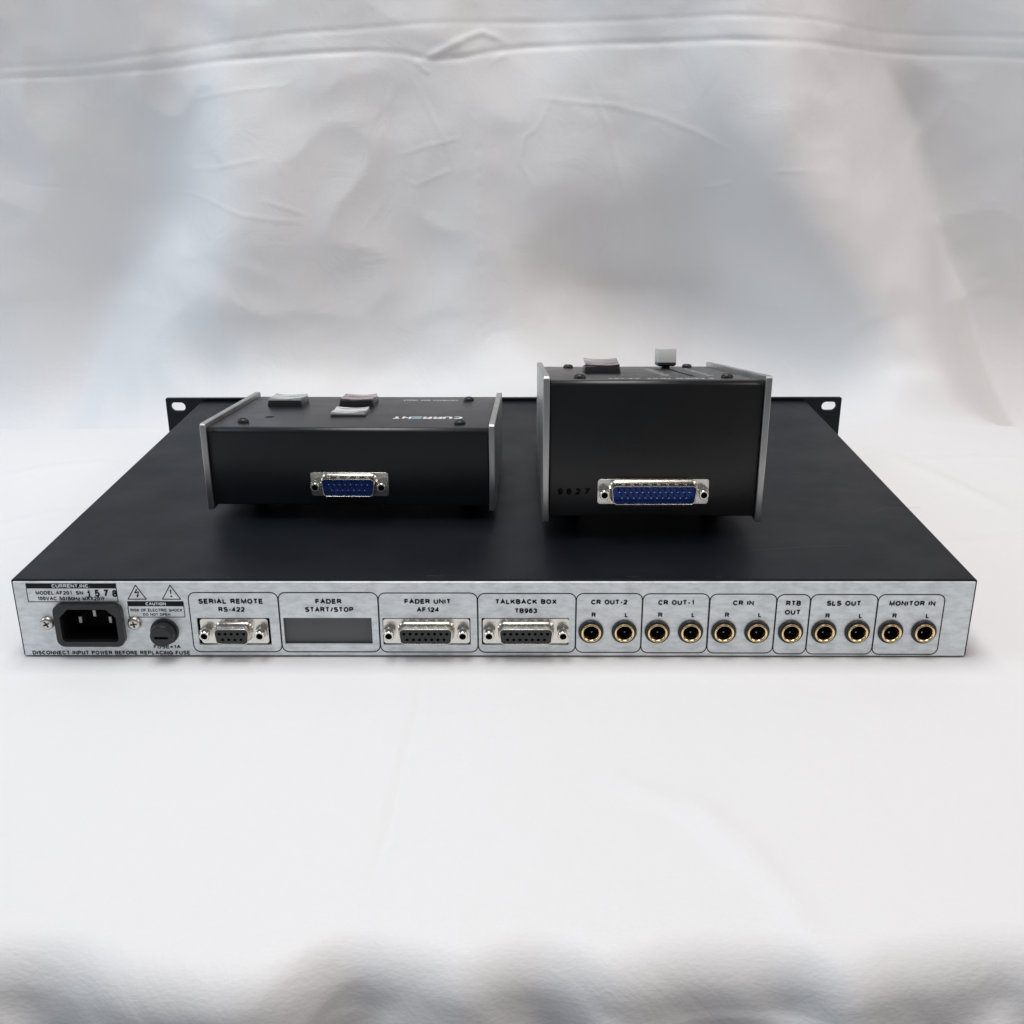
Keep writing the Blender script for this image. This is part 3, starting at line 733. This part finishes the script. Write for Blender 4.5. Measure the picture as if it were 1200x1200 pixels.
# ------------------------------------------------------------------ the two control boxes
def control_case(root, w, d, h, hf, z0, paint, t=3.0):
    k = (hf - h) / (d - 3)
    r_over, b_over = 2.3, 2.3
    # side plates
    for s in (-1, 1):
        pts = round_poly([(0, z0), (d, z0), (d, z0 + hf), (0, z0 + h)], [0.6, 0.6, 1.6, 1.8], 5)
        xa, xb = (-w / 2, -w / 2 + t) if s < 0 else (w / 2 - t, w / 2)
        bm = bmesh.new()
        loft(bm, [[(x, y, z) for y, z in pts] for x in (xa, xb)], True, True)
        obj('side_plate', bm, 'alu', root, bevel=0.35)
    # folded sheet metal case
    def sec(g):
        return round_poly([(1.5 + g, z0 + b_over + g), (d - 1.5 - g, z0 + b_over + g), (d - 1.5 - g, z0 + hf - r_over - g), (1.5 + g, z0 + h - r_over - g)], [0.8, 0.8, 2.6, 2.8], 7)
    xl, xr = -w / 2 + t + 0.05, w / 2 - t - 0.05
    bm = bmesh.new()
    loft(bm, [[(x, y, z) for y, z in sec(g)] for x, g in ((xl, 1.0), (xl + 0.3, 0.35), (xl + 0.9, 0.0), (xr - 0.9, 0.0), (xr - 0.3, 0.35), (xr, 1.0))], True, True)
    case = obj('case', bm, paint, root, smooth=50)
    # rubber feet
    f0 = None
    for fx in (-1, 1):
        for fy in (42, d - 16):
            if f0 is None:
                bm = bmesh.new(); lathe(bm, [(4.4, 0), (4.7, 0.5), (5.0, z0 + b_over)], 0, 0, 0, 'z', 24, True, True)
                f0 = obj('rubber_foot', bm, 'rubber', root); f0.location = Vector((fx * (w / 2 - 16), fy, 0)) * S
            else:
                c = f0.copy(); C.objects.link(c); c.parent = root; c.location = Vector((fx * (w / 2 - 16), fy, 0)) * S
    # frame of the sloping top: x across, s along the slope from the near edge, n outward
    ang = math.atan(k)
    top = Matrix.Translation((0, 0, z0 + h - r_over - 1.5 * k)) @ Matrix.Rotation(ang, 4, 'X')
    return case, top
def on_top(o, top):
    m = top.copy(); m.translation = m.translation * S
    o.matrix_local = m
    return o
def top_screw(root, top, x, s):
    bm = bmesh.new()
    r, h = 2.9, 2.1
    lathe(bm, [(r, -0.1), (r, h * .3), (r * .93, h * .62), (r * .74, h * .86), (r * .5, h * .98)], x, s, 0, 'z', 24)
    lathe(bm, [(r * .5, h * .98), (r * .42, h * .55), (0.05, h * .5)], x, s, 0, 'z', 6, cap1=True)
    return on_top(obj('screw', bm, 'plastic', root), top)
def push_button(root, top, x, s, w, d, hgt, lens, seed, tilt=0.0):
    r_ = np.random.default_rng(seed)
    bm = bmesh.new()
    rr = lambda g, n: [(px + x, py + s, n) for px, py in rrect(-w / 2 + g, w / 2 - g, -d / 2 + g, d / 2 - g, 0.8, 3)]
    loft(bm, [rr(0, -0.1), rr(0.15, hgt * 0.55), rr(0.5, hgt)], cap1=True)
    b = on_top(obj('push_button', bm, 'plastic', root), top)
    bm = bmesh.new()                                               # dished clear cap
    n = 16; g = {}
    c = r_.uniform(-.12, .12, (6, 3))
    for i in range(n + 1):
        for j in range(n + 1):
            u, v = i / n * 2 - 1, j / n * 2 - 1
            z = hgt + 0.25 + 1.15 * (0.6 * u * u + 0.4 * v * v) + tilt * (v + 1) / 2
            for a, f_, p in c: z += a * math.sin(4 * f_ * 12 * u + 5 * v * (1 + 8 * p) + 9 * p) * (1 - 0.5 * abs(u))
            g[i, j] = bm.verts.new((x + u * (w / 2 - 0.7), s + v * (d / 2 - 0.7), z))
    for i in range(n):
        for j in range(n): bm.faces.new((g[i, j], g[i + 1, j], g[i + 1, j + 1], g[i, j + 1]))
    rim = [g[i, 0] for i in range(n + 1)] + [g[n, j] for j in range(1, n + 1)] + [g[i, n] for i in range(n - 1, -1, -1)] + [g[0, j] for j in range(n - 1, 0, -1)]
    low = [bm.verts.new((v.co.x, v.co.y, hgt - 0.2)) for v in rim]
    for i in range(len(rim)):
        j = (i + 1) % len(rim); bm.faces.new((rim[i], rim[j], low[j], low[i]))
    obj('button_cap', bm, lens, b, smooth=60)
    return b

# talkback box
tb = thing('talkback_box', 'low black control box with three square push buttons on its top', 'control box', (-73.27, 73.14, H), -0.016)
case, top = control_case(tb, 146.3, 110.2, 45.4, 33.45, 5.77, 'case')
for x, s in ((-55.8, 17.0), (55.0, 14.0), (54.6, 94.5), (-55.8, 94.5)): top_screw(tb, top, x, s)
push_button(tb, top, -46.4, 79.0, 19.4, 20.0, 3.4, 'lens_clear', 1)
push_button(tb, top, -6.4, 79.0, 19.4, 20.0, 3.4, 'lens_red', 2)
push_button(tb, top, -5.4, 44.0, 19.0, 18.5, 1.3, 'lens_white', 3)
bm = bmesh.new(); lathe(bm, [(2.5, 0.02), (2.3, 0.05), (0.05, 0.05)], -46.2, 33.9, 0, 'z', 20, cap1=True)
on_top(obj('screw_hole', bm, 'hole', tb), top)
flip = lambda x0, x1, s0, s1: (lambda x, z: (-x, -z, 0.06))         # lettering faces the far side
def top_text(bm, body, x0, x1, s0, s1, **kw):
    text(bm, body, -x1, -x0, -s1, -s0, fn=lambda x, z: (-x, -z, 0.06), **kw)
bm = bmesh.new()
pos = np.linspace(55.0, 17.8, 8)                                   # wide techno letters
for i, ch in enumerate('CURRENT'):
    if ch == 'E': continue
    top_text(bm, ch, pos[i + 1] + 0.5, pos[i] - 0.1, 29.0, 36.6, bold=0.03, slant=0.0)
on_top(obj('printed_lettering', bm, 'white_ink', tb, smooth=0), top)
bm = bmesh.new()
top_text(bm, 'TALKBACK BOX TB963', 17.0, 48.6, 93.0, 95.8, bold=0.03)
on_top(obj('printed_lettering', bm, 'white_ink', tb, smooth=0), top)
bm = bmesh.new()
for s in (29.8, 32.8, 35.8):
    stroke(bm, [(pos[5] + 0.7, s), (pos[4] - 0.3, s)], 1.25, fn=lambda x, y: (x, y, 0.06))
on_top(obj('printed_letter', bm, 'blue_ink', tb, smooth=0), top)
dsub(tb, 15, True, -0.3, 1.25, 19.4)

# fader box
fb = thing('fader_box', 'tall black control box with grey fader knob and one push button', 'control box', (75.64, 45.92, H), 0.003)
case, top = control_case(fb, 105.2, 158.5, 71.75, 42.15, 10.03, 'fader_case')
for x, s in ((-34.8, 19.0), (35.6, 21.0), (35.2, 143.0), (-34.8, 139.0)): top_screw(fb, top, x, s)
push_button(fb, top, -20.0, 80.0, 19.2, 20.0, 3.3, 'lens_rose', 5, 2.7)
bm = bmesh.new()
stroke(bm, [(21.9, 35), (21.3, 141)], 2.2, fn=lambda x, y: (x, y, 0.05))
on_top(obj('fader_slot', bm, 'hole', fb, smooth=0), top)
bm = bmesh.new()                                                   # knob with a groove round its middle
kx, ks = 20.9, 131.0
rr = lambda a, b, g, n, y0, y1: [(x, y, n) for x, y in rrect(kx - 5.3 + g, kx + 5.3 - g, y0 + g, y1 - g, 0.7, 3)]
for y0, y1 in ((ks - 7.5, ks - 2.2), (ks + 2.2, ks + 7.5)):
    loft(bm, [rr(0, 0, 0.0, 3.6, y0, y1), rr(0, 0, 0.0, 10.9, y0, y1), rr(0, 0, 0.35, 11.5, y0, y1)], True, True)
box(bm, kx - 3.2, kx + 3.2, ks - 2.4, ks + 2.4, 4.0, 9.6)
knob = on_top(obj('fader_knob', bm, 'knob', fb, smooth=40), top)
bm = bmesh.new()
loft(bm, [rr(0, 0, 1.2, 1.4, ks - 7.5, ks + 7.5), rr(0, 0, 0.1, 2.2, ks - 7.5, ks + 7.5), rr(0, 0, 0.1, 3.7, ks - 7.5, ks + 7.5)], True, True)
box(bm, kx - 2.2, kx + 2.2, ks - 3, ks + 3, -1.5, 1.6)
sk = obj('knob_skirt', bm, 'knob_dark', knob)
bm = bmesh.new()
top_text(bm, 'FADER UNIT AF124', -22, 28, 13.5, 18.5, bold=0.02)
on_top(obj('printed_lettering', bm, 'white_ink', fb, smooth=0), top)
bm = bmesh.new()
for i in range(9):                                                 # scale marks either side of the slot
    s = 42 + i * 10.5
    stroke(bm, [(8.3, s), (10.2 + 1.4 * (i % 2), s + 0.2)], 2.0, fn=lambda x, y: (x, y, 0.06))
    stroke(bm, [(30.2, s), (32.4 - 1.0 * (i % 2), s)], 2.2, fn=lambda x, y: (x, y, 0.06))
on_top(obj('scale_marks', bm, 'white_ink', fb, smooth=0), top)
dsub(fb, 25, True, 0.2, 1.25, 25.1)
bm = bmesh.new()
for ch, x in (('9', -45.4), ('8', -41.2), ('2', -36.9), ('7', -32.6)):
    text(bm, ch, x, x + 2.5, 23.5, 26.8, y=1.42, bold=0.06)
obj('stamped_number', bm, 'stamp', fb, smooth=0)
